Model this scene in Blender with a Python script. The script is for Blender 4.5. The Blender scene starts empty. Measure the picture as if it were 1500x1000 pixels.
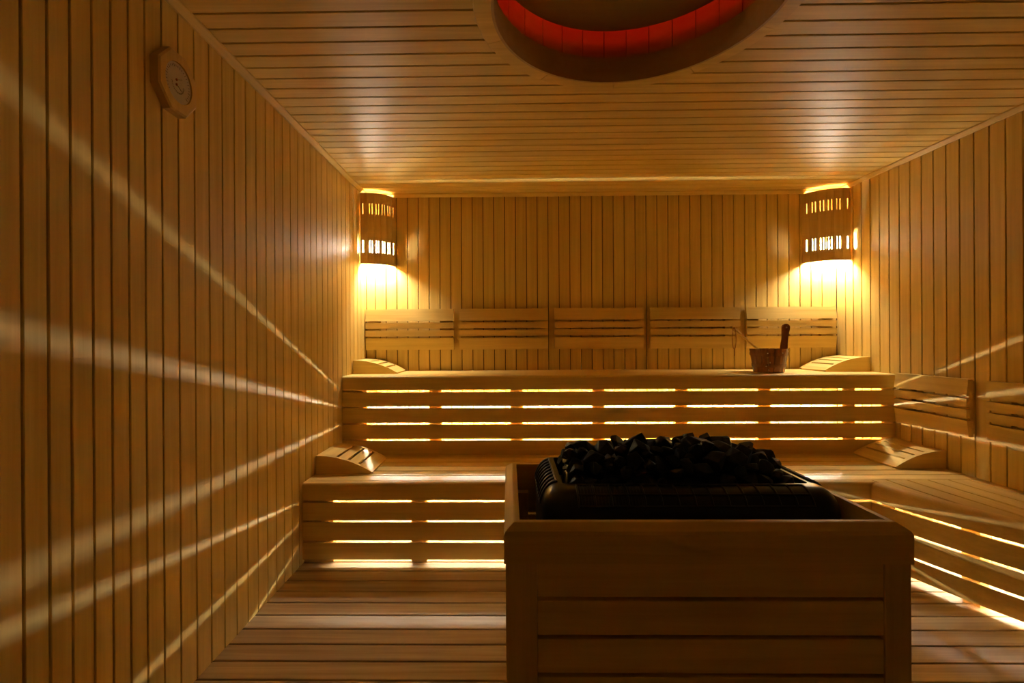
import bpy, bmesh, math, random
from mathutils import Vector, Matrix

C = bpy.context.scene
COL = C.collection
PI = math.pi

# ------------------------------------------------------------------ camera
CAM_H = 1.208
F_PX, CX, CY, YAW, ROLL = 713.3, 735.2, 495.7, 0.014, -0.0058
cam_data = bpy.data.cameras.new('camera')
cam = bpy.data.objects.new('camera', cam_data)
COL.objects.link(cam)
cam_data.sensor_fit = 'HORIZONTAL'
cam_data.sensor_width = 36.0
cam_data.lens = F_PX / 1500 * 36.0
cam_data.shift_x = (750 - CX) / 1500
cam_data.shift_y = (CY - 500) / 1500
cam_data.clip_start = 0.02
fw = Vector((-math.sin(YAW), math.cos(YAW), 0))
r0 = Vector((math.cos(YAW), math.sin(YAW), 0))
up0 = Vector((0, 0, 1))
right = r0 * math.cos(ROLL) + up0 * math.sin(ROLL)
up = -r0 * math.sin(ROLL) + up0 * math.cos(ROLL)
M = Matrix((right, up, -fw)).transposed().to_4x4()
M.translation = Vector((0, 0, CAM_H))
cam.matrix_world = M
C.camera = cam

# ------------------------------------------------------------------ world, exposure, light strengths
world = bpy.data.worlds.new('world')
C.world = world
world.use_nodes = True
world.node_tree.nodes['Background'].inputs[0].default_value = (0, 0, 0, 1)
world.node_tree.nodes['Background'].inputs[1].default_value = 0
C.view_settings.view_transform = 'Standard'
C.view_settings.look = 'None'
C.view_settings.gamma = 1.0
C.view_settings.use_curve_mapping = False
C.view_settings.exposure = 0.0
C.cycles.max_bounces = 10
C.cycles.diffuse_bounces = 8
C.cycles.sample_clamp_indirect = 30.0
C.cycles.use_denoising = True

LED_UP, LED_LOW, LED_RIGHT = 400.0, 370.0, 340.0
BULB = 2300.0
RED = 4.2
WARM = (1.0, 0.90, 0.74)

# ------------------------------------------------------------------ room dimensions
XL, XR, YB, YF, ZC = -1.12, 2.55, 3.82, -2.6, 2.345
YU, ZU = 3.245, 0.96        # upper bench face and top
YL, ZL = 2.61, 0.434        # lower bench face and top
PITCH = 0.085

# ------------------------------------------------------------------ materials
def nn(nt, typ, **kw):
    n = nt.nodes.new(typ)
    for k, v in kw.items():
        setattr(n, k, v)
    return n

def wood(name, axis, base=(0.70, 0.425, 0.165), vary=0.10, rough=0.5, grain=0.15, spec=0.18):
    m = bpy.data.materials.new(name)
    m.use_nodes = True
    nt = m.node_tree
    L = nt.links
    b = nt.nodes['Principled BSDF']
    tc = nn(nt, 'ShaderNodeTexCoord')
    geo = nn(nt, 'ShaderNodeNewGeometry')
    info = nn(nt, 'ShaderNodeObjectInfo')
    add = nn(nt, 'ShaderNodeMath', operation='ADD')
    L.new(geo.outputs['Random Per Island'], add.inputs[0])
    L.new(info.outputs['Random'], add.inputs[1])
    sc = nn(nt, 'ShaderNodeMath', operation='MULTIPLY')
    sc.inputs[1].default_value = 17.3
    L.new(add.outputs[0], sc.inputs[0])
    off = nn(nt, 'ShaderNodeVectorMath', operation='ADD')
    cmb = nn(nt, 'ShaderNodeCombineXYZ')
    for i in range(3):
        L.new(sc.outputs[0], cmb.inputs[i])
    L.new(tc.outputs['Object'], off.inputs[0])
    L.new(cmb.outputs[0], off.inputs[1])
    mp = nn(nt, 'ShaderNodeMapping')
    s = [38.0, 38.0, 38.0]
    s[axis] = 1.3
    mp.inputs['Scale'].default_value = s
    L.new(off.outputs[0], mp.inputs['Vector'])
    n1 = nn(nt, 'ShaderNodeTexNoise')
    n1.inputs['Scale'].default_value = 1.0
    n1.inputs['Detail'].default_value = 4.0
    n1.inputs['Distortion'].default_value = 0.35
    L.new(mp.outputs[0], n1.inputs['Vector'])
    mp2 = nn(nt, 'ShaderNodeMapping')
    s2 = [170.0, 170.0, 170.0]
    s2[axis] = 5.0
    mp2.inputs['Scale'].default_value = s2
    L.new(off.outputs[0], mp2.inputs['Vector'])
    n2 = nn(nt, 'ShaderNodeTexNoise')
    n2.inputs['Scale'].default_value = 1.0
    n2.inputs['Detail'].default_value = 2.0
    L.new(mp2.outputs[0], n2.inputs['Vector'])
    mx = nn(nt, 'ShaderNodeMath', operation='MULTIPLY_ADD')
    mx.inputs[1].default_value = 0.35
    L.new(n2.outputs[0], mx.inputs[0])
    L.new(n1.outputs[0], mx.inputs[2])
    ramp = nn(nt, 'ShaderNodeValToRGB')
    e = ramp.color_ramp.elements
    e[0].position = 0.38
    e[1].position = 0.92
    lo = [c * (1 - grain) * k for c, k in zip(base, (1.0, 0.93, 0.8))]
    hi = [min(1, c * (1 + grain * 0.45)) for c in base]
    e[0].color = (*lo, 1)
    e[1].color = (*hi, 1)
    L.new(mx.outputs[0], ramp.inputs[0])
    hs = nn(nt, 'ShaderNodeHueSaturation')
    vr = nn(nt, 'ShaderNodeMapRange')
    vr.inputs['To Min'].default_value = 1 - vary * 0.6
    vr.inputs['To Max'].default_value = 1 + vary * 0.4
    L.new(geo.outputs['Random Per Island'], vr.inputs['Value'])
    L.new(vr.outputs[0], hs.inputs['Value'])
    hr = nn(nt, 'ShaderNodeMapRange')
    hr.inputs['To Min'].default_value = 0.4975
    hr.inputs['To Max'].default_value = 0.5025
    fr = nn(nt, 'ShaderNodeMath', operation='FRACT')
    L.new(sc.outputs[0], fr.inputs[0])
    L.new(fr.outputs[0], hr.inputs['Value'])
    L.new(hr.outputs[0], hs.inputs['Hue'])
    L.new(ramp.outputs[0], hs.inputs['Color'])
    L.new(hs.outputs[0], b.inputs['Base Color'])
    b.inputs['Roughness'].default_value = rough
    b.inputs['Specular IOR Level'].default_value = spec
    bp = nn(nt, 'ShaderNodeBump')
    bp.inputs['Strength'].default_value = 0.06
    bp.inputs['Distance'].default_value = 0.002
    L.new(n2.outputs[0], bp.inputs['Height'])
    L.new(bp.outputs[0], b.inputs['Normal'])
    return m

def plain(name, col, rough=0.5, metal=0.0, spec=0.5, noise=0.0, nscale=30.0, bump=0.0):
    m = bpy.data.materials.new(name)
    m.use_nodes = True
    nt = m.node_tree
    L = nt.links
    b = nt.nodes['Principled BSDF']
    b.inputs['Base Color'].default_value = (*col, 1)
    b.inputs['Roughness'].default_value = rough
    b.inputs['Metallic'].default_value = metal
    b.inputs['Specular IOR Level'].default_value = spec
    tc = nn(nt, 'ShaderNodeTexCoord')
    n = nn(nt, 'ShaderNodeTexNoise')
    n.inputs['Scale'].default_value = nscale
    n.inputs['Detail'].default_value = 4
    L.new(tc.outputs['Object'], n.inputs['Vector'])
    if noise > 0:
        r = nn(nt, 'ShaderNodeValToRGB')
        r.color_ramp.elements[0].position = 0.3
        r.color_ramp.elements[1].position = 0.7
        r.color_ramp.elements[0].color = (*[c * (1 - noise) for c in col], 1)
        r.color_ramp.elements[1].color = (*[min(1, c * (1 + noise)) for c in col], 1)
        L.new(n.outputs[0], r.inputs[0])
        L.new(r.outputs[0], b.inputs['Base Color'])
    if bump > 0:
        bp = nn(nt, 'ShaderNodeBump')
        bp.inputs['Strength'].default_value = bump
        bp.inputs['Distance'].default_value = 0.004
        L.new(n.outputs[0], bp.inputs['Height'])
        L.new(bp.outputs[0], b.inputs['Normal'])
    return m

def glow(name, col, strength):
    m = bpy.data.materials.new(name)
    m.use_nodes = True
    b = m.node_tree.nodes['Principled BSDF']
    b.inputs['Base Color'].default_value = (0.8, 0.8, 0.8, 1)
    b.inputs['Emission Color'].default_value = (*col, 1)
    b.inputs['Emission Strength'].default_value = strength
    return m

WALL = (0.70, 0.525, 0.172)
wood_x = wood('spruce_board_along_x', 0, WALL)
wood_y = wood('spruce_board_along_y', 1, WALL)
wood_z = wood('spruce_board_upright', 2, WALL)
bench_x = wood('bench_timber_along_x', 0, (0.70, 0.525, 0.172), vary=0.12, rough=0.45)
bench_y = wood('bench_timber_along_y', 1, (0.70, 0.525, 0.172), vary=0.12, rough=0.45)
bench_z = wood('bench_timber_upright', 2, (0.64, 0.465, 0.19), vary=0.12, rough=0.5)
floor_w = wood('floor_board_wood', 0, (0.52, 0.39, 0.22), vary=0.12, rough=0.55, grain=0.3)
bucket_w = wood('dark_bucket_wood', 2, (0.23, 0.080, 0.026), vary=0.3, rough=0.25, grain=0.35, spec=0.5)
lamp_w = wood('lamp_slat_wood', 2, (0.66, 0.47, 0.17), vary=0.15, rough=0.5)
dark_wall = wood('bounce_dimmed_board', 2, (0.34, 0.22, 0.08))  # for the unseen front wall, darkened to cut bounce light in the room
backing = plain('groove_backing', (0.07, 0.028, 0.008), rough=0.9, noise=0.2)
black_metal = plain('black_powder_coat', (0.007, 0.008, 0.010), rough=0.30, spec=0.32, noise=0.15, nscale=80)
grille_metal = plain('dark_grille_metal', (0.014, 0.015, 0.018), rough=0.38, spec=0.35, noise=0.15, nscale=60)
element_metal = plain('heating_element_steel', (0.35, 0.33, 0.30), rough=0.35, metal=0.9, noise=0.1)
stone_m = plain('basalt_stone', (0.009, 0.012, 0.018), rough=0.55, spec=0.35, noise=0.45, nscale=45, bump=0.5)
steel = plain('brushed_steel', (0.65, 0.6, 0.52), rough=0.3, metal=1.0, noise=0.1)
dial_m = plain('dial_paper', (0.52, 0.48, 0.42), rough=0.6, noise=0.08)
ink = plain('dial_ink', (0.05, 0.04, 0.035), rough=0.7, noise=0.1)
brass = plain('brass_hub', (0.35, 0.14, 0.05), rough=0.4, metal=0.4, noise=0.1)
leather = plain('tan_leather', (0.42, 0.17, 0.06), rough=0.6, noise=0.2)
panel_m = wood('recess_panel_board', 0, (0.50, 0.36, 0.17), vary=0.05, rough=0.6, grain=0.06)
led_m_up = glow('warm_led_upper', WARM, LED_UP)
led_m_low = glow('warm_led_lower', WARM, LED_LOW)
led_m_right = glow('warm_led_right', WARM, LED_RIGHT)
bulb_m = glow('warm_bulb', WARM, BULB)
red_m = glow('red_led', (1.0, 0.02, 0.004), RED)

# ------------------------------------------------------------------ helpers
def add_prism(bm, pts, axis, a, b):
    """closed 2D profile pts extruded along axis from a to b. 2D coords are the two other axes in x,y,z order"""
    def mk(p, t):
        v = [0, 0, 0]
        o = [i for i in range(3) if i != axis]
        v[o[0]], v[o[1]], v[axis] = p[0], p[1], t
        return bm.verts.new(v)
    A = [mk(p, a) for p in pts]
    B = [mk(p, b) for p in pts]
    n = len(pts)
    fs = [bm.faces.new(A), bm.faces.new(B[::-1])]
    for i in range(n):
        fs.append(bm.faces.new([A[i], B[i], B[(i + 1) % n], A[(i + 1) % n]]))
    return A, B

def rrect(x0, x1, y0, y1, r, seg=3, corners=(1, 1, 1, 1)):
    """rounded rectangle, corners: (x0y0, x1y0, x1y1, x0y1)"""
    cs = [(x0 + r, y0 + r, PI, (x0, y0)), (x1 - r, y0 + r, 1.5 * PI, (x1, y0)),
          (x1 - r, y1 - r, 0, (x1, y1)), (x0 + r, y1 - r, 0.5 * PI, (x0, y1))]
    out = []
    for k, (cx, cy, a, c) in enumerate(cs):
        if corners[k] and r > 0:
            for i in range(seg + 1):
                t = a + i / seg * PI / 2
                out.append((cx + r * math.cos(t), cy + r * math.sin(t)))
        else:
            out.append(c)
    return out

def board(bm, x0, x1, y0, y1, z0, z1, axis, r=0.003, seg=2):
    """box with the edges along `axis` rounded"""
    lim = [(x0, x1), (y0, y1), (z0, z1)]
    o = [i for i in range(3) if i != axis]
    add_prism(bm, rrect(*lim[o[0]], *lim[o[1]], r, seg), axis, *lim[axis])

def add_tube(bm, pts, r, seg=8, cap=True):
    rings = []
    n = len(pts)
    rs = r if isinstance(r, (list, tuple)) else [r] * n
    prev = None
    for i, p in enumerate(pts):
        p = Vector(p)
        t = (Vector(pts[min(i + 1, n - 1)]) - Vector(pts[max(i - 1, 0)])).normalized()
        if prev is None:
            u = t.orthogonal().normalized()
        else:
            u = (prev - t * prev.dot(t)).normalized()
        prev = u
        w = t.cross(u)
        rings.append([bm.verts.new(p + (u * math.cos(2 * PI * k / seg) + w * math.sin(2 * PI * k / seg)) * rs[i]) for k in range(seg)])
    for a, b in zip(rings, rings[1:]):
        for k in range(seg):
            bm.faces.new([a[k], a[(k + 1) % seg], b[(k + 1) % seg], b[k]])
    if cap:
        bm.faces.new(rings[0][::-1])
        bm.faces.new(rings[-1])

def add_ring_profile(bm, cx, cy, prof, seg=96, a0=0, a1=2 * PI, closed_profile=True):
    """sweep (radius, z) profile around the vertical axis"""
    full = abs(a1 - a0 - 2 * PI) < 1e-6
    n = seg if full else seg + 1
    rings = []
    for i in range(n):
        a = a0 + (a1 - a0) * i / seg
        rings.append([bm.verts.new((cx + r * math.cos(a), cy + r * math.sin(a), z)) for r, z in prof])
    m = len(prof)
    for i in range(seg):
        A, B = rings[i], rings[(i + 1) % n]
        for k in range(m if closed_profile else m - 1):
            bm.faces.new([A[k], B[k], B[(k + 1) % m], A[(k + 1) % m]])
    if not full and closed_profile:
        bm.faces.new(rings[0])
        bm.faces.new(rings[-1][::-1])

def obj(name, bm, mat, parent=None, smooth=False, loc=None):
    bmesh.ops.recalc_face_normals(bm, faces=bm.faces)
    me = bpy.data.meshes.new(name)
    if loc is not None:
        bmesh.ops.translate(bm, verts=bm.verts, vec=-Vector(loc))
    bm.to_mesh(me)
    bm.free()
    me.materials.append(mat)
    if smooth:
        for p in me.polygons:
            p.use_smooth = True
        try:
            me.set_sharp_from_angle(angle=math.radians(35))
        except Exception:
            pass
    o = bpy.data.objects.new(name, me)
    COL.objects.link(o)
    if parent is not None:
        o.parent = parent
    if loc is not None and parent is None:
        o.location = loc
    return o

def thing(name, label, cat, loc=(0, 0, 0), group=None, rz=0.0):
    o = bpy.data.objects.new(name, None)
    o.empty_display_size = 0.1
    COL.objects.link(o)
    o.location = loc
    o.rotation_euler = (0, 0, rz)
    tag(o, label, cat, group)
    return o

def tag(o, label, cat, group=None):
    o['label'] = label
    o['category'] = cat
    if group:
        o['group'] = group
    return o

def struct(name, bm, mat, smooth=False):
    o = obj(name, bm, mat, None, smooth)
    o['kind'] = 'structure'
    return o

def BM():
    return bmesh.new()

def two_mats(o, mat2, test):
    o.data.materials.append(mat2)
    for p in o.data.polygons:
        if test(p):
            p.material_index = 1

def copy_tree(o, parent=None):
    c = o.copy()
    COL.objects.link(c)
    if parent is not None:
        c.parent = parent
    for ch in [x for x in bpy.data.objects if x.parent == o and x != c]:
        copy_tree(ch, c)
    return c

# ------------------------------------------------------------------ floor, walls, ceiling
G = 0.006    # groove width
bm = BM()
ys = []
y = 1.618 - 0.1015 * 43
while y < YB:
    board(bm, XL, XR, y + 0.004, min(y + 0.1015 - 0.004, YB), -0.025, 0.0, 0, 0.003)
    y += 0.1015
fl = struct('floor', bm, floor_w)
bm = BM()
board(bm, XL - 0.05, XR + 0.05, YF - 0.05, YB + 0.05, -0.06, -0.03, 0, 0.001)
struct('floor_subfloor', bm, backing)

def board_prof(a, b, face, inward, t=0.012, c=0.0018):
    """profile of a cladding board between a and b; `face` is the room-side plane, `inward` the direction out of the room"""
    f = face
    g = face + inward * c
    k = face + inward * t
    return [(a, k), (a, g), (a + c, f), (b - c, f), (b, g), (b, k)]

# left wall: narrower boards close to the camera, regular ones farther in
gl = [1.035, 1.106, 1.170, 1.232, 1.298, 1.360, 1.424, 1.490, 1.563]
y = gl[0] - PITCH
while y > YF:
    gl.insert(0, y)
    y -= PITCH
y = 1.642
while y < YB:
    gl.append(y)
    y += PITCH
gl = [YF] + gl + [YB]
bm = BM()
for a, b in zip(gl, gl[1:]):
    if b - a < 0.012:
        continue
    pr = [(p[1], p[0]) for p in board_prof(a + G / 2, b - G / 2, XL, -1)]
    add_prism(bm, pr, 2, 0.0, ZC)
wl = struct('wall_left', bm, wood_z)
bm = BM()
board(bm, XL - 0.04, XL - 0.012, YF, YB, -0.03, ZC + 0.03, 2, 0.001)
struct('wall_left_backing', bm, backing)

gr = []
y = 2.5316
while y > YF:
    y -= PITCH
y += PITCH
while y < YB:
    gr.append(y)
    y += PITCH
gr = [YF] + gr + [YB]
bm = BM()
for a, b in zip(gr, gr[1:]):
    if b - a < 0.012:
        continue
    pr = [(p[1], p[0]) for p in board_prof(a + G / 2, b - G / 2, XR, 1)]
    add_prism(bm, pr, 2, 0.0, ZC)
struct('wall_right', bm, wood_z)
bm = BM()
board(bm, XR + 0.012, XR + 0.04, YF, YB, -0.03, ZC + 0.03, 2, 0.001)
struct('wall_right_backing', bm, backing)

for nm, yy, inw in (('wall_back', YB, 1), ('wall_front', YF, -1)):
    xs = []
    x = -0.792
    while x > XL + 0.12:
        x -= PITCH
    while x < XR - 0.03:
        xs.append(x)
        x += PITCH
    xs = [XL] + xs + [XR]
    bm = BM()
    for a, b in zip(xs, xs[1:]):
        add_prism(bm, board_prof(a + G / 2, b - G / 2, yy, inw), 2, 0.0, ZC)
    struct(nm, bm, wood_z if nm == 'wall_back' else dark_wall)
    bm = BM()
    y0, y1 = sorted((yy + inw * 0.012, yy + inw * 0.04))
    board(bm, XL - 0.04, XR + 0.04, y0, y1, -0.03, ZC + 0.03, 2, 0.001)
    struct(nm + '_backing', bm, backing)

# ceiling boards run across the room, cut round the recess
OX, OY, ORI, ORO = 0.44, 1.65, 0.49, 0.555
HR = 0.525
def half_chord(y):
    d = HR * HR - (y - OY) ** 2
    return math.sqrt(d) if d > 0 else 0.0
gc = []
y = 1.938
while y > YF:
    y -= PITCH
y += PITCH
while y < YB:
    gc.append(y)
    y += PITCH
gc = [YF] + gc + [YB]
bm = BM()
bb = BM()
for a, b in zip(gc, gc[1:]):
    if b - a < 0.012:
        continue
    a1, b1 = a + G / 2, b - G / 2
    N = 10 if (abs(a - OY) < HR + 0.1 or abs(b - OY) < HR + 0.1) else 1
    yv = [a1] + [a1 + 0.003] + [a1 + 0.003 + (b1 - a1 - 0.006) * i / N for i in range(1, N)] + [b1 - 0.003, b1]
    zv = [ZC + 0.003] + [ZC] * (len(yv) - 2) + [ZC + 0.003]
    yv = [a1] + yv + [b1]
    zv = [ZC + 0.012] + zv + [ZC + 0.012]
    for side in (-1, 1):
        X0 = XL if side < 0 else XR
        rows = []
        for yy, zz in zip(yv, zv):
            rows.append((bm.verts.new((X0, yy, zz)), bm.verts.new((OX + side * half_chord(yy), yy, zz))))
        for p, q in zip(rows, rows[1:]):
            bm.faces.new([p[0], p[1], q[1], q[0]])
        cl = [(bb.verts.new((X0, yy, ZC + 0.012)), bb.verts.new((OX + side * half_chord(yy), yy, ZC + 0.012))) for yy in [a] + yv[1:-1] + [b]]
        for p, q in zip(cl, cl[1:]):
            bb.faces.new([p[0], p[1], q[1], q[0]])
bmesh.ops.remove_doubles(bm, verts=bm.verts, dist=0.0001)
struct('ceiling', bm, wood_x)
struct('ceiling_backing', bb, backing)

# ceiling trims
def trim(name, pts, axis, a, b, mat):
    bm = BM()
    add_prism(bm, pts, axis, a, b)
    return struct(name, bm, mat)
T = 0.026
trim('trim_1', [(XL, ZC - T), (XL + 0.008, ZC - T), (XL + T, ZC - 0.008), (XL + T, ZC), (XL, ZC)], 1, YF, YB, wood_y)
trim('trim_2', [(XR, ZC - T), (XR - 0.008, ZC - T), (XR - T, ZC - 0.008), (XR - T, ZC), (XR, ZC)], 1, YF, YB, wood_y)
trim('trim_3', [(YB, ZC - T), (YB - 0.008, ZC - T), (YB - T, ZC - 0.008), (YB - T, ZC), (YB, ZC)], 0, XL + T, XR - T, wood_x)

# ------------------------------------------------------------------ recessed round ceiling light
cl = thing('ceiling_light', 'round recessed ceiling light with a glowing red cove and wooden ring trim', 'ceiling light', (OX, OY, ZC))
def at_local(bm, t):
    bmesh.ops.translate(bm, verts=bm.verts, vec=-Vector(t.location))
    return bm
bm = BM()
NS = 10
for i in range(NS):
    a0 = 2 * PI * i / NS + 0.25
    add_ring_profile(bm, OX, OY, [(ORI + 0.002, ZC - 0.016), (ORO - 0.004, ZC - 0.016), (ORO, ZC - 0.012), (ORO, ZC + 0.002), (ORI + 0.002, ZC + 0.002)], 12, a0 + 0.0015, a0 + 2 * PI / NS - 0.0015)
obj('ring_trim', at_local(bm, cl), bench_x, cl, True)
bm = BM()
add_ring_profile(bm, OX, OY, [(ORI, ZC - 0.010), (ORI + 0.014, ZC - 0.010), (ORI + 0.014, ZC + 0.09), (ORI, ZC + 0.09)], 96)
add_ring_profile(bm, OX, OY, [(ORI - 0.006, ZC - 0.02), (ORI + 0.004, ZC - 0.02), (ORI + 0.004, ZC + 0.006), (ORI - 0.006, ZC + 0.006)], 96)
obj('inner_ring', at_local(bm, cl), panel_m, cl, True)
bm = BM()
for i in range(36):
    a0 = 2 * PI * i / 36
    add_ring_profile(bm, OX, OY, [(0.565, ZC + 0.075), (0.585, ZC + 0.075), (0.585, ZC + 0.30), (0.565, ZC + 0.30)], 3, a0 + 0.003, a0 + 2 * PI / 36 - 0.003)
add_ring_profile(bm, OX, OY, [(ORI + 0.01, ZC + 0.075), (0.585, ZC + 0.075), (0.585, ZC + 0.088), (ORI + 0.01, ZC + 0.088)], 96)
add_ring_profile(bm, OX, OY, [(0.586, ZC + 0.075), (0.60, ZC + 0.075), (0.60, ZC + 0.31), (0.586, ZC + 0.31)], 96)
obj('cove_wall', at_local(bm, cl), panel_m, cl, True)
bm = BM()
bmesh.ops.create_circle(bm, cap_ends=True, segments=96, radius=0.60, matrix=Matrix.Translation((OX, OY, ZC + 0.305)))
obj('cove_top', at_local(bm, cl), backing, cl)
bm = BM()
add_ring_profile(bm, OX, OY, [(0.001, ZC + 0.212), (0.50, ZC + 0.212), (0.505, ZC + 0.217), (0.505, ZC + 0.228), (0.001, ZC + 0.228)], 96)
obj('centre_panel', at_local(bm, cl), panel_m, cl, True)
bm = BM()
add_ring_profile(bm, OX, OY, [(0.488, ZC + 0.236), (0.498, ZC + 0.236), (0.498, ZC + 0.246), (0.488, ZC + 0.246)], 96)
obj('red_light_strip', at_local(bm, cl), red_m, cl, True)

# ------------------------------------------------------------------ benches
def bench_profile_nose(yf, zt, d, h, r):
    """YZ profile of the front nose board (front face at yf), rounded front top edge"""
    pts = [(yf + 0.046, zt), (yf + 0.046, zt - 0.026), (yf + d, zt - 0.030), (yf + d, zt - h), (yf + 0.003, zt - h), (yf, zt - h + 0.003)]
    for i in range(7):
        t = PI - i / 6 * PI / 2
        pts.append((yf + r + r * math.cos(t), zt - r + r * math.sin(t)))
    return pts
SUP_U = [-1.0, -0.496, 0.05, 0.599, 1.15, 1.70, 2.257, 2.512]
def make_back_bench(label, yf, yb, zt, slats, x0, x1, sup, zbase, seatpitch=0.1, gap=0.006):
    t = thing('sauna_bench', label, 'bench', (0.7, (yf + yb) / 2, zbase))
    bm = BM()
    yy = yf + 0.050
    while yy < yb - 0.01:
        ye = yy + seatpitch - gap
        if ye > yb - 0.04:
            ye = yb
        board(bm, x0, x1, yy, ye, zt - 0.024, zt, 0, 0.003)
        yy += seatpitch
    obj('seat', at_local(bm, t), bench_x, t)
    bm = BM()
    add_prism(bm, bench_profile_nose(yf, zt, 0.022, slats[0], 0.018), 0, x0, x1)
    obj('nose_board', at_local(bm, t), bench_x, t, True)
    bm = BM()
    for za, zb in slats[1]:
        board(bm, x0, x1, yf, yf + 0.014, za, zb, 0, 0.002)
    obj('front_panel', at_local(bm, t), bench_x, t)
    for x in sup:
        bm = BM()
        xa = x0 if x - 0.042 < x0 + 0.09 else x - 0.042
        board(bm, xa, min(x + 0.042, x1), yf + 0.0235, yf + 0.065, zbase, zt - 0.044, 2, 0.002)
        obj('support', at_local(bm, t), bench_z, t)
    return t

ub = make_back_bench('upper wooden sauna bench along the back wall, backlit through its front slats', YU, YB - 0.002, ZU,
                     (ZU - 0.866, [(0.758, 0.853), (0.648, 0.746), (0.541, 0.636), (0.412, 0.529)]), XL + 0.002, XR - 0.002, SUP_U, ZL - 0.03, 0.0875, 0.008)
SUP_L = [-1.0, -0.492, 0.055, 0.60, 1.15, 1.72]
XRB = 1.95   # where the right-hand bench begins
lb = make_back_bench('long lower wooden bench in front of the upper bench, light glowing through its slats', YL, YU - 0.002, ZL,
                     (ZL - 0.341, [(0.234, 0.329), (0.125, 0.222), (0.022, 0.113)]), XL + 0.002, XRB, SUP_L, 0.0, 0.1, 0.010)
# the lower bench seat runs on to the right wall behind the right bench
bm = BM()
yy = YL + 0.050
while yy < YU - 0.02:
    ye = yy + 0.090
    if ye > YU - 0.042:
        ye = YU - 0.002
    board(bm, XRB, XR - 0.002, yy, ye, ZL - 0.024, ZL, 0, 0.003)
    yy += 0.1
obj('seat_end', at_local(bm, lb), bench_x, lb)
# unseen inner panels, added to stop strip light leaking from bench to bench
bm = BM()
board(bm, XL + 0.002, XR - 0.002, YU + 0.066, YU + 0.078, 0.0, ZL - 0.032, 0, 0.001)
obj('rear_light_block', at_local(bm, lb), bench_x, lb)
bm = BM()
board(bm, XL + 0.002, XR - 0.002, YL + 0.07, YU + 0.02, ZL - 0.042, ZL - 0.034, 0, 0.001)
obj('seat_light_block', at_local(bm, lb), backing, lb)  # unseen dark sheet added to block strip light in the seat gaps
bm = BM()
board(bm, XL + 0.002, XR - 0.002, YU + 0.024, YB - 0.003, ZL - 0.030, ZL - 0.016, 0, 0.001)
obj('base_light_block', at_local(bm, ub), bench_x, ub)  # added to keep the upper strip's light out of the lower bench

# right-hand lower bench with a gently curving front
FRONT = [(2.66, 1.905), (2.50, 1.945), (2.41, 1.976), (2.265, 2.028), (2.18, 2.062), (2.045, 2.125), (1.90, 2.19), (1.6, 2.27), (1.2, 2.29)]
def front_x(y):
    if y >= FRONT[0][0]:
        return FRONT[0][1]
    for (ya, xa), (yb, xb) in zip(FRONT, FRONT[1:]):
        if yb <= y <= ya:
            k = (ya - y) / (ya - yb)
            return xa + (xb - xa) * k
    return FRONT[-1][1]
def smooth_x(y):
    return sum(front_x(y + d) for d in (-0.06, -0.03, 0, 0.03, 0.06)) / 5
YR0, YR1 = YL + 0.024, 1.2
def sweep(bm, prof, y0, y1, n=36, k=1.0, x_off=None):
    """prof: (dx, z) closed profile following the bench front line along Y"""
    rings = []
    for i in range(n + 1):
        yy = y0 + (y1 - y0) * i / n
        bx = smooth_x(yy) if x_off is None else x_off + k * (smooth_x(yy) - FRONT[0][1])
        rings.append([bm.verts.new((bx + dx, yy, z)) for dx, z in prof])
    m = len(prof)
    for A, B in zip(rings, rings[1:]):
        for j in range(m):
            bm.faces.new([A[j], B[j], B[(j + 1) % m], A[(j + 1) % m]])
    bm.faces.new(rings[0])
    bm.faces.new(rings[-1][::-1])
rb = thing('sauna_bench', 'lower wooden bench along the right wall, with lengthwise seat boards and curving front', 'bench', (2.25, 1.95, 0))
bm = BM()
r = 0.03
pr = [(0.045, ZL), (0.045, ZL - 0.093), (0.003, ZL - 0.093), (0, ZL - 0.09)]
for i in range(7):
    t = PI - i / 6 * PI / 2
    pr.append((r + r * math.cos(t), ZL - r + r * math.sin(t)))
sweep(bm, pr, YR0 - 0.0235, YR1)
obj('nose_board', at_local(bm, rb), bench_y, rb, True)
bm = BM()
edges = [2.033, 2.143, 2.252, 2.361, 2.470]
# first board fills between the nose and the first groove, the others keep nearly straight
n = 30
sx = [(None, edges[0])] + list(zip(edges, edges[1:] + [None]))
for a, b in sx:
    rings = []
    for i in range(n + 1):
        yy = 2.654 + (YR1 - 2.654) * i / n
        sh = min(0.30 * (smooth_x(yy) - FRONT[0][1]), 0.055)
        xa = smooth_x(yy) + 0.045 if a is None else max(a + sh + 0.005, smooth_x(yy) + 0.045)
        xb = XR - 0.002 if b is None else max(b + sh - 0.005, smooth_x(yy) + 0.0452)
        xb = max(xb, xa + 0.0002)
        rings.append([bm.verts.new(v) for v in ((xa, yy, ZL - 0.028), (xa, yy, ZL - 0.002), (xa + min(0.002, (xb - xa) / 3), yy, ZL), (xb - min(0.002, (xb - xa) / 3), yy, ZL), (xb, yy, ZL - 0.002), (xb, yy, ZL - 0.028))])
    for A, B in zip(rings, rings[1:]):
        for j in range(6):
            bm.faces.new([A[j], B[j], B[(j + 1) % 6], A[(j + 1) % 6]])
    bm.faces.new(rings[0])
    bm.faces.new(rings[-1][::-1])
obj('seat', at_local(bm, rb), bench_y, rb)
bm = BM()
for za, zb in [(0.234, 0.329), (0.125, 0.222), (0.022, 0.113)]:
    sweep(bm, [(0, za), (0, zb), (0.014, zb), (0.014, za)], YR0 - 0.0085, YR1)
obj('front_panel', at_local(bm, rb), bench_y, rb)
bm = BM()
rings = []
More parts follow.
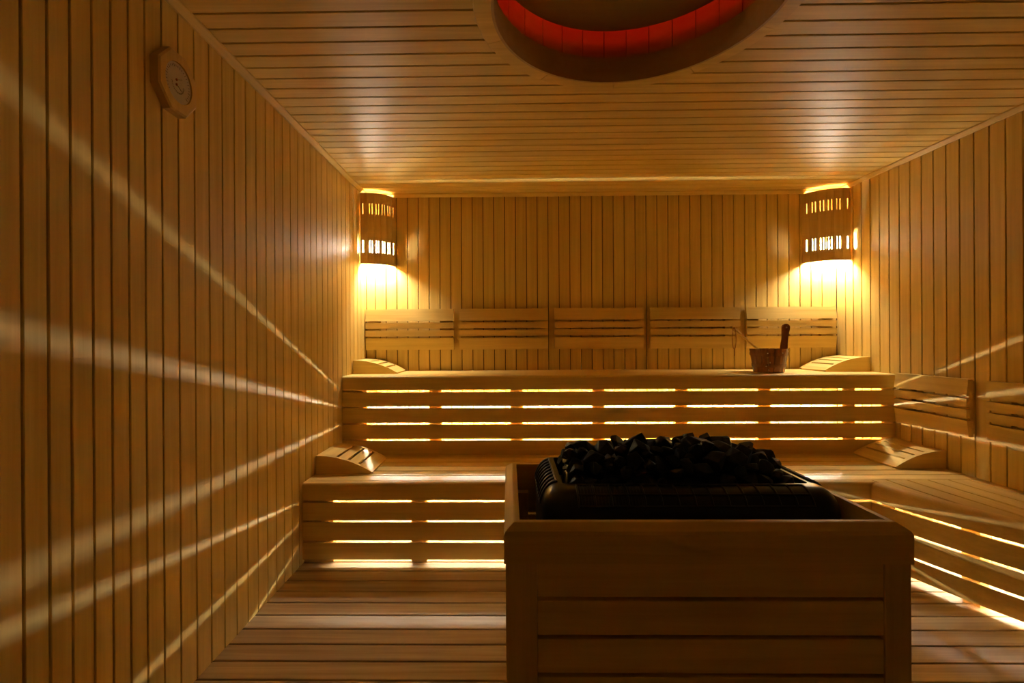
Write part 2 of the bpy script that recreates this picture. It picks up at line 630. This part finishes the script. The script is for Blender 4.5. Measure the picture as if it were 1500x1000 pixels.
for i in range(n + 1):
    yy = 2.650 + (YR1 - 2.650) * i / n
    rings.append([bm.verts.new(v) for v in ((smooth_x(yy) + 0.047, yy, ZL - 0.044), (XR - 0.003, yy, ZL - 0.044), (XR - 0.003, yy, ZL - 0.036), (smooth_x(yy) + 0.047, yy, ZL - 0.036))])
for A, B in zip(rings, rings[1:]):
    for j in range(4):
        bm.faces.new([A[j], B[j], B[(j + 1) % 4], A[(j + 1) % 4]])
obj('seat_light_block', at_local(bm, rb), backing, rb)  # unseen sheet, added so the grooves stay dark above the strip
for yy in (2.56, 2.235, 1.68, 1.28):
    bm = BM()
    xf = max(smooth_x(yy + 0.045), smooth_x(yy - 0.045)) + 0.026
    board(bm, xf, xf + 0.04, yy - 0.045, yy + 0.045, 0, ZL - 0.046, 2, 0.002)
    obj('support', at_local(bm, rb), bench_z, rb)

bm = BM()
board(bm, smooth_x(YR1) + 0.002, XR - 0.003, YR1 - 0.020, YR1 - 0.001, 0.0, ZL - 0.045, 0, 0.001)
obj('end_panel', at_local(bm, rb), bench_x, rb)  # out-of-view cap added to stop strip light escaping towards the camera

# ------------------------------------------------------------------ light strips inside the benches
def strip(x0, x1, y0, y1, z0, z1, m, label, axis):
    bm = BM()
    board(bm, x0, x1, y0, y1, z0, z1, axis, 0.002)
    c = ((x0 + x1) / 2, (y0 + y1) / 2, z0)
    o = obj('light_strip', bm, m, None, False, c)
    return tag(o, label, 'light strip')
strip(XL + 0.05, XR - 0.05, 3.775, 3.787, 0.629, 0.641, led_m_up, 'warm light strip glowing behind the slats of the upper bench', 0)
strip(XL + 0.05, XR - 0.75, 3.19, 3.202, 0.244, 0.256, led_m_low, 'warm light strip glowing behind the slats of the long lower bench', 0)
strip(XR - 0.14, XR - 0.128, 1.25, 2.95, 0.244, 0.256, led_m_right, 'warm light strip glowing inside the right-hand lower bench', 1)

# ------------------------------------------------------------------ backrests
def make_backrest(length, label):
    """panel in the XZ plane facing -Y, origin at bottom centre of the rear"""
    t = thing('backrest', label, 'backrest', (0, 0, 0), 'slatted wooden backrests on the walls')
    zs = [(0.0, 0.091, 0.010), (0.105, 0.151, 0.0), (0.165, 0.210, 0.0), (0.224, 0.316, 0.010)]
    for k, (a, b, lean) in enumerate(zs):
        bm = BM()
        y0 = -0.056
        if k == 0:
            pr = [(y0 + lean, a), (y0, b), (y0 + 0.026, b), (y0 + 0.026 + lean, a)]
        elif k == 3:
            pr = [(y0, a), (y0 + lean, b), (y0 + 0.026 + lean, b), (y0 + 0.026, a)]
        else:
            pr = [(y0, a), (y0, b), (y0 + 0.026, b), (y0 + 0.026, a)]
        add_prism(bm, pr, 0, -length / 2, length / 2)
        obj('slat', bm, bench_x, t)
    for s in (-1, 1):
        bm = BM()
        xc = s * (length / 2 - 0.06)
        add_prism(bm, [(-0.001, 0.012), (-0.019, 0.012), (-0.0295, 0.1), (-0.0295, 0.22), (-0.019, 0.306), (-0.001, 0.306)], 0, xc - 0.045, xc + 0.045)
        obj('batten', bm, bench_x, t)
    return t
BR = [(-1.11, -0.427, 'leftmost slatted wooden backrest on the back wall, under the left corner lamp'),
      (-0.382, 0.306, 'slatted wooden backrest on the back wall, second from the left corner'),
      (0.353, 1.042, 'middle one of the five slatted backrests on the back wall'),
      (1.089, 1.779, 'slatted wooden backrest on the back wall that the ladle handle overlaps'),
      (1.826, 2.517, 'rightmost slatted backrest on the back wall, behind the wooden bucket')]
first = make_backrest(0.686, BR[0][2])
for i, (a, b, lab) in enumerate(BR):
    o = first if i == 0 else copy_tree(first)
    o.location = ((a + b) / 2, YB, 1.124)
    o['label'] = lab
side = make_backrest(0.50, 'slatted backrest on the right wall just in front of the upper bench end')
side.rotation_euler = (0, 0, -PI / 2)
side.location = (XR, (3.20 + 2.68) / 2, 0.655)
side2 = make_backrest(0.72, 'slatted backrest low on the right wall, cut off by the right edge of the photo')
side2.rotation_euler = (0, 0, -PI / 2)
side2.location = (XR, 2.585 - 0.36, 0.655)

# ------------------------------------------------------------------ wedge headrests
def make_headrest(w, d, h, label, m_side=bench_x, m_slat=bench_y):
    """wall side at x=0 (high), tip at x=w; depth along +y"""
    t = thing('headrest', label, 'headrest', (0, 0, 0), 'wedge headrests at the bench ends')
    def top(u):            # u 0..1 from wall to tip
        return h * (1 - 0.90 * u ** 2.1) if u < 1 else h * 0.10
    N = 14
    for s in (0, 1):
        bm = BM()
        pr = [(0, 0)] + [(w * i / N, top(i / N)) for i in range(N + 1)] + [(w - 0.012, 0)]
        y0 = 0 if s == 0 else d - 0.018
        add_prism(bm, pr, 1, y0, y0 + 0.026)
        obj('side_panel', bm, m_side, t)
    cuts = [0.0, 0.36, 0.56, 0.75, 1.0]
    for a, b in zip(cuts, cuts[1:]):
        bm = BM()
        a2 = a if a == 0 else a + 0.024
        b2 = b if b == 1 else b - 0.024
        n = 6
        up_ = [(w * (a2 + (b2 - a2) * i / n), top(a2 + (b2 - a2) * i / n) - 0.0008) for i in range(n + 1)]
        dn = [(x, z - 0.0095) for x, z in up_][::-1]
        add_prism(bm, up_ + dn, 1, 0.0185, d - 0.0185)
        obj('slat', bm, m_slat, t)
    bm = BM()
    board(bm, 0.004, 0.016, 0.02, d - 0.02, 0.0, h * 0.9, 1, 0.001)
    obj('end_panel', bm, bench_y, t)
    return t
h1 = make_headrest(0.315, 0.30, 0.098, 'slatted wedge headrest on the upper bench, in the left corner')
h1.location = (XL + 0.004, 3.47, ZU)
h2 = make_headrest(0.325, 0.34, 0.104, 'slatted wedge headrest on the lower bench, against the left wall')
h2.location = (XL + 0.004, 2.79, ZL)
def mirrored(w, d, h, label):
    t = make_headrest(w, d, h, label)
    for ch in [x for x in bpy.data.objects if x.parent == t]:
        for v in ch.data.vertices:
            v.co.x = -v.co.x
        ch.data.flip_normals()
    return t
h3 = mirrored(0.315, 0.30, 0.104, 'slatted wedge headrest on the upper bench, right of the bucket')
h3.location = (XR - 0.004, 3.47, ZU)
h4 = mirrored(0.29, 0.35, 0.104, 'slatted wedge headrest on the lower bench, against the right wall')
h4.location = (XR - 0.004, 2.875, ZL)

# ------------------------------------------------------------------ corner lamps
def make_lamp(corner_x, sgn, label, ends):
    """curved slatted corner shade. ends: (distance from corner on back wall, distance on side wall)"""
    bl, sl = ends
    t = thing('corner_lamp', label, 'lamp', (corner_x, YB, 1.78), 'slatted corner lamps')
    # curve from the back wall point A to the side wall point B, bulging towards the room
    A = Vector((sgn * bl, 0.0))
    B = Vector((0.0, -sl))
    mid = (A + B) / 2
    nrm = Vector((sgn * sl, -bl)).normalized()
    bulge = 0.055
    ctrl = mid + nrm * bulge * 2
    def P(u):
        return A * (1 - u) ** 2 + ctrl * 2 * u * (1 - u) + B * u * u
    NST = 6
    H = 0.535
    zt = [0.0, 0.085, 0.175, 0.375, 0.455, H]
    def quad_board(bm, u0, u1, z0, z1, th=0.010):
        p0, p1 = P(u0), P(u1)
        d = (p1 - p0).normalized()
        nr = Vector((d.y, -d.x))
        if nr.dot(nrm) < 0:
            nr = -nr
        q0, q1 = p0 - nr * th, p1 - nr * th
        pts = [(p0.x, p0.y), (p1.x, p1.y), (q1.x, q1.y), (q0.x, q0.y)]
        add_prism(bm, pts, 2, z0, z1)
    for i in range(NST):
        bm = BM()
        u0, u1 = i / NST + 0.0015, (i + 1) / NST - 0.0015
        w = u1 - u0
        if i in (0, NST - 1):
            # plain edge stave with a single slot
            cols = [(0, 0.52), (0.70, 1.0)]
            cols_up = [(0, 0.56), (0.68, 1.0)]
        else:
            cols = [(0, 0.27), (0.39, 0.63), (0.76, 1.0)]
            cols_up = [(0, 0.24), (0.36, 0.66), (0.78, 1.0)]
        quad_board(bm, u0, u1, zt[0], zt[1])
        quad_board(bm, u0, u1, zt[2], zt[3])
        quad_board(bm, u0, u1, zt[4], zt[5])
        for a, b in cols:
            quad_board(bm, u0 + w * a, u0 + w * b, zt[1], zt[2])
        for a, b in cols_up:
            quad_board(bm, u0 + w * a, u0 + w * b, zt[3], zt[4])
        obj('shade_stave', bm, lamp_w, t)
    # lower rail
    bm = BM()
    for i in range(12):
        quad_board(bm, i / 12, (i + 1) / 12, 0.0, 0.010, 0.018)
    obj('bottom_rail', bm, lamp_w, t)
    # bulb and holder
    bm = BM()
    c = Vector((sgn * 0.085, -0.070, 0.115))
    add_tube(bm, [c + Vector((0, 0, dz)) for dz in (-0.062, -0.058, -0.045, 0.0, 0.04, 0.05)], [0.006, 0.016, 0.021, 0.022, 0.016, 0.012], 20)
    obj('bulb', bm, bulb_m, t, True)
    bm = BM()
    add_tube(bm, [(c.x, c.y, c.z + 0.0505), (c.x, c.y, c.z + 0.095)], 0.016, 14)
    add_tube(bm, [(c.x, c.y, c.z + 0.085), (c.x * 0.1, c.y * 0.1, c.z + 0.085)], 0.008, 10)
    obj('lamp_holder', bm, grille_metal, t, True)
    return t
make_lamp(XL + 0.002, 1, 'curved slatted wooden lamp in the left back corner under the ceiling', (0.235, 0.16))
make_lamp(XR - 0.002, -1, 'curved slatted wooden lamp in the right back corner under the ceiling', (0.262, 0.165))

# ------------------------------------------------------------------ heater enclosure
BX0, BX1, BY0, BY1, BZ = -0.015, 0.985, 1.2, 1.83, 0.747
hb = thing('heater_guard', 'large wooden box guard with slatted sides around the sauna heater', 'heater guard', ((BX0 + BX1) / 2, (BY0 + BY1) / 2, 0))
def rail(name, pr, axis, a, b, m, mi):
    bm = BM()
    A, B = add_prism(bm, pr, axis, a, b)
    return bm, A, B
TH = 0.040
HT = 0.095
def rail_prof(o_, i_):
    """outer coordinate o_, inner coordinate i_"""
    s = 1 if i_ > o_ else -1
    return [(i_, BZ), (i_, BZ - HT), (o_, BZ - HT), (o_, BZ - 0.024), (o_ + s * 0.004, BZ - 0.016), (o_ + s * 0.024, BZ - 0.001), (o_ + s * 0.028, BZ)]
def mitre(bm, A, B, axis):
    for v in A:
        pass
for nm, axis, o_, i_ in (('top_rail', 0, BY0, BY0 + TH), ('top_rail', 0, BY1, BY1 - TH), ('top_rail', 1, BX0, BX0 + TH), ('top_rail', 1, BX1, BX1 - TH)):
    bm = BM()
    pr = rail_prof(o_, i_)
    if axis == 0:
        A, B = add_prism(bm, pr, 0, BX0, BX1)
        for v, p in zip(A, pr):
            v.co.x = BX0 + abs(p[0] - o_)
        for v, p in zip(B, pr):
            v.co.x = BX1 - abs(p[0] - o_)
        m = bench_x
    else:
        A, B = add_prism(bm, pr, 1, BY0, BY1)
        for v, p in zip(A, pr):
            v.co.y = BY0 + abs(p[0] - o_)
        for v, p in zip(B, pr):
            v.co.y = BY1 - abs(p[0] - o_)
        m = bench_y
    obj(nm, at_local(bm, hb), m, hb)
PW = 0.078
zp = BZ - HT - 0.001
for sx in (0, 1):
    for sy in (0, 1):
        bm = BM()
        x0 = BX0 + 0.004 if sx == 0 else BX1 - 0.004 - 0.064
        x1 = x0 + (0.078 if sx == 0 else 0.064)
        y0 = BY0 + 0.004 if sy == 0 else BY1 - 0.004 - 0.07
        board(bm, x0, x1, y0, y0 + 0.07, 0.0, zp, 2, 0.002)
        obj('corner_post', at_local(bm, hb), bench_z, hb)
pz = []
z = zp
while z > 0.06:
    pz.append((z - 0.084, z))
    z -= 0.094
for nm, m in (('front_panel', bench_x), ('back_panel', bench_x)):
    bm = BM()
    for a, b in pz:
        ya = BY0 + 0.008 if nm == 'front_panel' else BY1 - 0.030
        board(bm, BX0 + 0.083, BX1 - 0.069, ya, ya + 0.022, max(a, 0.01), b, 0, 0.002)
    obj(nm, at_local(bm, hb), m, hb)
for nm, xa in (('side_panel', BX0 + 0.008), ('side_panel', BX1 - 0.030)):
    bm = BM()
    for a, b in pz:
        board(bm, xa, xa + 0.022, BY0 + 0.075, BY1 - 0.075, max(a, 0.01), b, 1, 0.002)
    obj(nm, at_local(bm, hb), bench_y, hb)

# ------------------------------------------------------------------ heater
HX0, HX1, HY0, HY1 = 0.092, 0.925, 1.33, 1.775
RX0, RX1, RY0, RY1 = 0.142, 0.872, 1.40, 1.735
RZ = 0.786
ht = thing('sauna_heater', 'black metal electric sauna heater filled with dark stones', 'heater', ((HX0 + HX1) / 2, (HY0 + HY1) / 2, 0.0))
def rr_ring(bm, x0, x1, y0, y1, r, z, seg=8):
    return [bm.verts.new((x, y, z)) for x, y in rrect(x0, x1, y0, y1, r, seg)]
def shoulder(u):
    """u 0 (body top) .. 1 (rim): inset fraction and height"""
    a = u * PI / 2
    return 1 - math.cos(a), math.sin(a)
bm = BM()
rings = [rr_ring(bm, HX0 + 0.01, HX1 - 0.01, HY0 + 0.01, HY1 - 0.01, 0.055, 0.12)]
rings.append(rr_ring(bm, HX0, HX1, HY0, HY1, 0.06, 0.16))
rings.append(rr_ring(bm, HX0, HX1, HY0, HY1, 0.06, 0.66))
ZS = 0.715
for i in range(0, 9):
    f, g = shoulder(i / 8)
    rings.append(rr_ring(bm, HX0 + (RX0 - HX0) * f, HX1 + (RX1 - HX1) * f, HY0 + (RY0 - HY0) * f, HY1 + (RY1 - HY1) * f, 0.06 - 0.045 * f, ZS + (RZ - ZS) * g))
rings.append(rr_ring(bm, RX0 + 0.012, RX1 - 0.012, RY0 + 0.012, RY1 - 0.012, 0.012, RZ + 0.001))
rings.append(rr_ring(bm, RX0 + 0.014, RX1 - 0.014, RY0 + 0.014, RY1 - 0.014, 0.011, RZ - 0.06))
for A, B in zip(rings, rings[1:]):
    n = len(A)
    for k in range(n):
        bm.faces.new([A[k], A[(k + 1) % n], B[(k + 1) % n], B[k]])
bm.faces.new(rings[0][::-1])
bm.faces.new(rings[-1])
obj('housing', at_local(bm, ht), black_metal, ht, True)
# grille bars raised on the shoulders
def sh_pt_front(x, u, off=0.0):
    f, g = shoulder(u)
    return Vector((x, HY0 + (RY0 - HY0) * f, ZS + (RZ - ZS) * g)) + Vector((0, -math.cos(u * PI / 2), math.sin(u * PI / 2))) * off
def sh_pt_left(y, u, off=0.0):
    f, g = shoulder(u)
    return Vector((HX0 + (RX0 - HX0) * f, y, ZS + (RZ - ZS) * g)) + Vector((-math.cos(u * PI / 2), 0, math.sin(u * PI / 2))) * off
def sh_pt_right(y, u, off=0.0):
    f, g = shoulder(u)
    return Vector((HX1 + (RX1 - HX1) * f, y, ZS + (RZ - ZS) * g)) + Vector((math.cos(u * PI / 2), 0, math.sin(u * PI / 2))) * off
bm = BM()
xa, xb = 0.19, 0.83
NC = 14
for i in range(NC + 1):
    x = xa + (xb - xa) * i / NC
    add_tube(bm, [sh_pt_front(x, 0.28 + 0.68 * j / 6, 0.0015) for j in range(7)], 0.0032, 6)
for u in (0.28, 0.58, 0.96):
    add_tube(bm, [sh_pt_front(xa, u, 0.0015), sh_pt_front(xb, u, 0.0015)], 0.0034, 6)
for i in range(4):       # fine louvres in the left cells
    for k in range(1, 5):
        x = xa + (xb - xa) * (i + k / 5) / NC
        add_tube(bm, [sh_pt_front(x, 0.30 + 0.64 * j / 4, 0.001) for j in range(5)], 0.0014, 5)
obj('front_grille', at_local(bm, ht), grille_metal, ht, True)
for nm, fn in (('side_grille', sh_pt_left), ('side_grille', sh_pt_right)):
    bm = BM()
    for i in range(9):
        yy = 1.435 + 0.26 * i / 8
        add_tube(bm, [fn(yy, 0.10 + 0.84 * j / 7, 0.002) for j in range(8)], 0.0048, 6)
    for u in (0.10, 0.94):
        add_tube(bm, [fn(1.43, u, 0.002), fn(1.70, u, 0.002)], 0.004, 6)
    obj(nm, at_local(bm, ht), grille_metal, ht, True)
for k, (x, y0) in enumerate(((0.168, 1.52), (0.182, 1.62))):
    bm = BM()
    pts = []
    for i in range(15):
        a = PI * i / 14
        pts.append((x + 0.01 * math.sin(a), y0 + 0.045 * -math.cos(a), 0.74 + 0.052 * math.sin(a)))
    add_tube(bm, pts, 0.0035, 8)
    obj('heating_element', at_local(bm, ht), element_metal, ht, True)

# ------------------------------------------------------------------ stones
rng = random.Random(11)
PROF = [(0.150, 0.790), (0.165, 0.845), (0.20, 0.868), (0.26, 0.872), (0.33, 0.880), (0.40, 0.900), (0.45, 0.885), (0.55, 0.885), (0.60, 0.910), (0.66, 0.900), (0.72, 0.882), (0.78, 0.860), (0.83, 0.825), (0.865, 0.790)]
def env(x, y):
    for (xa_, za), (xb_, zb) in zip(PROF, PROF[1:]):
        if xa_ <= x <= xb_:
            z = za + (zb - za) * (x - xa_) / (xb_ - xa_)
            break
    else:
        return 0.78
    v = (y - 1.568) / 0.172
    return 0.775 + (z - 0.775) * max(0.0, 1 - abs(v) ** 2.6)
balls = []
tries = 0
# fixed crest stones seen in the photograph, then a random pack under the heap surface
crest = [(0.595, 1.56, 0.862, 0.054), (0.405, 1.57, 0.862, 0.040), (0.235, 1.58, 0.848, 0.033), (0.30, 1.55, 0.850, 0.030), (0.68, 1.58, 0.862, 0.036), (0.50, 1.58, 0.860, 0.034), (0.755, 1.57, 0.848, 0.034), (0.81, 1.57, 0.822, 0.030), (0.35, 1.60, 0.858, 0.028), (0.555, 1.63, 0.850, 0.028)]
for c in crest:
    balls.append(c)
while tries < 60000 and len(balls) < 180:
    tries += 1
    rr = rng.uniform(0.024, 0.042) if tries < 30000 else rng.uniform(0.018, 0.026)
    x = rng.uniform(RX0 + 0.016 + rr * 1.3, RX1 - 0.016 - rr * 1.3)
    y = rng.uniform(RY0 + 0.016 + rr * 1.2, RY1 - 0.016 - rr * 1.2)
    top = env(x, y) - rr * 0.9
    z = top - abs(rng.gauss(0, 0.022))
    if z < 0.775:
        z = 0.775 + rng.uniform(0, 0.004)
        if z - rr > top + 0.01:
            continue
    if all((x - b[0]) ** 2 + (y - b[1]) ** 2 + (z - b[2]) ** 2 > ((rr + b[3]) * 0.80) ** 2 for b in balls):
        balls.append((x, y, z, rr))
def make_stone(c, rr, rg):
    bm = BM()
    pts = []
    st = Vector((rg.uniform(0.85, 1.3), rg.uniform(0.8, 1.15), rg.uniform(0.75, 1.1)))
    for _ in range(rg.randint(13, 20)):
        v = Vector((rg.gauss(0, 1), rg.gauss(0, 1), rg.gauss(0, 1))).normalized() * rr * rg.uniform(0.92, 1.18)
        pts.append(Vector((v.x * st.x, v.y * st.y, v.z * st.z)))
    rot = Matrix.Rotation(rg.uniform(0, 6.28), 3, 'Z') @ Matrix.Rotation(rg.uniform(-0.5, 0.5), 3, 'X')
    vs = [bm.verts.new(rot @ p) for p in pts]
    res = bmesh.ops.convex_hull(bm, input=vs)
    junk = [g for g in res['geom_interior'] + res['geom_unused'] if isinstance(g, bmesh.types.BMVert)]
    if junk:
        bmesh.ops.delete(bm, geom=list(set(junk)), context='VERTS')
    bmesh.ops.bevel(bm, geom=list(bm.edges), offset=rr * 0.05, segments=1, affect='EDGES', clamp_overlap=True)
    return bm
for i, (x, y, z, rr) in enumerate(balls):
    if i == 0:
        lab = 'largest dark stone crowning the heap on the sauna heater'
    elif i == 1:
        lab = 'pointed dark stone on the left crest of the heater heap'
    else:
        lab = 'rough dark grey stone in the heap on the black heater'
    if i == 1:
        bm = BM()
        vs = [bm.verts.new(Vector(p) * 0.04) for p in ((-1.5, -0.5, -0.5), (-1.6, 0.5, -0.4), (0.2, -0.7, -0.8), (0.6, 0.6, -0.8), (1.1, 0.0, -0.4), (0.45, -0.2, 1.12), (0.55, 0.15, 1.0), (-0.8, -0.4, 0.35), (0.9, -0.3, 0.4), (-0.5, 0.5, 0.4))]
        bmesh.ops.convex_hull(bm, input=vs)
        bmesh.ops.bevel(bm, geom=list(bm.edges), offset=0.002, segments=1, affect='EDGES', clamp_overlap=True)
    else:
        bm = make_stone((x, y, z), rr, rng)
    o = obj('heater_stone', bm, stone_m)
    o.location = (x, y, z)
    tag(o, lab, 'stone', 'dark stones heaped on the heater')

# ------------------------------------------------------------------ bucket and ladle
BKX, BKY = 1.848, 3.49
bk = thing('wooden_bucket', 'small dark brown wooden sauna bucket on the upper bench', 'bucket', (BKX, BKY, ZU))
rb_, rt_, hbk = 0.098, 0.124, 0.165
NSV = 18
bm = BM()
for i in range(NSV):
    a0 = 2 * PI * i / NSV + 0.012
    a1 = 2 * PI * (i + 1) / NSV - 0.012
    ringsb = []
    for (rad, zz) in ((rb_ - 0.010, 0.0), (rb_, 0.0), (rt_, hbk), (rt_ - 0.010, hbk)):
        ringsb.append([bm.verts.new((rad * math.cos(a0 + (a1 - a0) * k / 3), rad * math.sin(a0 + (a1 - a0) * k / 3), zz)) for k in range(4)])
    for q in range(4):
        A, B = ringsb[q], ringsb[(q + 1) % 4]
        for k in range(3):
            bm.faces.new([A[k], A[k + 1], B[k + 1], B[k]])
    bm.faces.new([r_[0] for r_ in ringsb])
    bm.faces.new([r_[3] for r_ in ringsb][::-1])
obj('bucket_staves', bm, bucket_w, bk, True)
bm = BM()
bmesh.ops.create_cone(bm, cap_ends=True, segments=36, radius1=rb_ - 0.006, radius2=rb_ - 0.004, depth=0.012, matrix=Matrix.Translation((0, 0, 0.012)))
obj('bucket_bottom', bm, bucket_w, bk)
for zz in (0.048, 0.128):
    rad = rb_ + (rt_ - rb_) * zz / hbk
    bm = BM()
    add_ring_profile(bm, 0, 0, [(rad - 0.002, zz - 0.011), (rad + 0.0025, zz - 0.010), (rad + 0.0055, zz + 0.010), (rad, zz + 0.011)], 48)
    obj('hoop', bm, bucket_w, bk, True)
bm = BM()
for a, zz in ((-2.05, 0.02), (-2.05, 0.055), (-2.1, 0.135), (-2.2, 0.045), (-1.3, 0.137), (-1.98, 0.07)):
    rad = rb_ + (rt_ - rb_) * zz / hbk + 0.004
    bmesh.ops.create_uvsphere(bm, u_segments=8, v_segments=6, radius=0.0035, matrix=Matrix.Translation((rad * math.cos(a), rad * math.sin(a), zz)))
obj('rivets', bm, steel, bk, True)
# tall handle stave with rounded end and a hole
bm = BM()
outline = [(-0.030, -0.02), (0.022, -0.02), (0.020, 0.035), (0.027, 0.10), (0.036, 0.135)]
for i in range(9):
    a = -0.1 + i / 8 * (PI + 0.2)
    outline.append((0.012 + 0.026 * math.cos(a), 0.150 + 0.026 * math.sin(a)))
outline += [(-0.014, 0.12), (-0.014, 0.07), (-0.022, 0.03)]
add_prism(bm, [(x, z) for x, z in outline], 1, -0.009, 0.009)
bmesh.ops.translate(bm, verts=bm.verts, vec=Vector((0.090, -0.035, hbk)))
obj('handle', bm, bucket_w, bk, True)
bm = BM()
bmesh.ops.create_cone(bm, cap_ends=True, segments=14, radius1=0.006, radius2=0.006, depth=0.0215, matrix=Matrix.Translation((0.102, -0.035, hbk + 0.150)) @ Matrix.Rotation(PI / 2, 4, 'X'))
obj('handle_rivet', bm, steel, bk, True)

ld = thing('ladle', 'light wooden ladle leaning in the bucket with a leather loop', 'ladle', (BKX, BKY, ZU))
bm = BM()
P0, P1 = Vector((-0.070, -0.041, 0.140)), Vector((-0.302, -0.085, 0.322))
d = (P1 - P0)
pts = [P0 + d * (i / 10) for i in range(11)]
add_tube(bm, pts, [0.008, 0.008, 0.008, 0.008, 0.0085, 0.0085, 0.009, 0.0095, 0.0105, 0.012, 0.010], 10)
obj('ladle_handle', bm, bench_x, ld, True)
bm = BM()
add_ring_profile(bm, -0.045, -0.03, [(0.002, 0.055), (0.030, 0.060), (0.040, 0.080), (0.042, 0.105), (0.038, 0.105), (0.036, 0.082), (0.027, 0.066), (0.002, 0.062)], 28)
obj('ladle_bowl', bm, bench_x, ld, True)
bm = BM()
add_tube(bm, [(-0.045, -0.032, 0.098), (-0.055, -0.036, 0.120), P0 + d * 0.03], 0.006, 8)
obj('ladle_neck', bm, bench_x, ld, True)
bm = BM()
q = P0 + d * 0.93
lp = []
for i in range(25):
    a = 2 * PI * i / 24
    zc = -0.075 * (1 - math.cos(a))
    lp.append((q.x + 0.013 * math.sin(a), q.y - 0.012, q.z + zc + 0.006))
add_tube(bm, lp, 0.0024, 6, False)
add_tube(bm, [(q.x, q.y - 0.012, q.z - 0.142), (q.x + 0.004, q.y - 0.012, q.z - 0.165), (q.x + 0.001, q.y - 0.012, q.z - 0.19)], 0.003, 6)
obj('leather_loop', bm, leather, ld, True)

# ------------------------------------------------------------------ thermometer
TY, TZ = 1.603, 2.062
tm = thing('thermometer', 'octagonal wooden sauna thermometer high on the left wall', 'thermometer', (XL, TY, TZ))
def octo(r, rz=1.0, rot=PI / 8):
    return [(r * math.cos(rot + k * PI / 4), rz * r * math.sin(rot + k * PI / 4)) for k in range(8)]
bm = BM()
o1, o2, o3 = octo(0.100, 1.08), octo(0.100, 1.08), octo(0.094, 1.08)
lv = [[bm.verts.new((x, a, b)) for a, b in oo] for x, oo in ((0.0, o1), (0.026, o2), (0.031, o3))]
R_D = 0.066
# circular opening ring
circ = [(R_D * math.cos(2 * PI * k / 48), R_D * math.sin(2 * PI * k / 48)) for k in range(48)]
inner = [[bm.verts.new((x, a, b)) for a, b in circ] for x in (0.031, 0.022)]
for A, B in zip(lv, lv[1:]):
    for k in range(8):
        bm.faces.new([A[k], A[(k + 1) % 8], B[(k + 1) % 8], B[k]])
bm.faces.new(lv[0][::-1])
ed = []
top = lv[2]
for k in range(8):
    # circle verts belonging to octagon corner k
    base = int(round((PI / 8 + k * PI / 4) / (2 * PI) * 48)) % 48
    nxt = int(round((PI / 8 + (k + 1) * PI / 4) / (2 * PI) * 48)) % 48
    seq = []
    j = base
    while True:
        seq.append(inner[0][j])
        if j == nxt:
            break
        j = (j + 1) % 48
    bm.faces.new([top[k], top[(k + 1) % 8]] + seq[::-1])
for k in range(48):
    bm.faces.new([inner[0][k], inner[0][(k + 1) % 48], inner[1][(k + 1) % 48], inner[1][k]])
bm.faces.new(inner[1])
obj('wooden_frame', bm, bench_z, tm)
bm = BM()
bmesh.ops.create_cone(bm, cap_ends=True, segments=48, radius1=0.0655, radius2=0.0655, depth=0.003, matrix=Matrix.Translation((0.0245, 0, 0)) @ Matrix.Rotation(PI / 2, 4, 'Y'))
dl = obj('dial', bm, dial_m, tm)
def dial_box(bm, y, z, w, h, rot=0.0, x0=0.0262, x1=0.0268):
    c, s = math.cos(rot), math.sin(rot)
    vs = []
    for x in (x0, x1):
        for a, b in ((-w / 2, -h / 2), (w / 2, -h / 2), (w / 2, h / 2), (-w / 2, h / 2)):
            vs.append(bm.verts.new((x, y + a * c - b * s, z + a * s + b * c)))
    for f in ((3, 2, 1, 0), (4, 5, 6, 7), (0, 1, 5, 4), (1, 2, 6, 5), (2, 3, 7, 6), (3, 0, 4, 7)):
        bm.faces.new([vs[i] for i in f])
bm = BM()
for i in range(27):
    a = math.radians(-130 + i * 10) + PI / 2
    L_ = 0.006 if i % 3 else 0.010
    dial_box(bm, 0.055 * math.cos(a), 0.055 * math.sin(a), L_, 0.0011, a)
for i in range(19):
    a = math.radians(-90 + i * 10) - PI / 2
    dial_box(bm, 0.028 * math.cos(a), -0.004 + 0.028 * math.sin(a), 0.005, 0.001, a)
obj('scale_marks', bm, ink, dl)
bm = BM()
for zz in (0.008, -0.008):
    bmesh.ops.create_cone(bm, cap_ends=True, segments=16, radius1=0.0042, radius2=0.0035, depth=0.003, matrix=Matrix.Translation((0.028, -0.008, zz)) @ Matrix.Rotation(PI / 2, 4, 'Y'))
obj('needle_hubs', bm, brass, dl, True)
bm = BM()
dial_box(bm, -0.008 + 0.013, 0.008 + 0.006, 0.03, 0.0012, 0.45, 0.0275, 0.0282)
dial_box(bm, -0.008 + 0.012, -0.008 - 0.006, 0.026, 0.0012, -0.5, 0.0275, 0.0282)
obj('needles', bm, ink, dl)
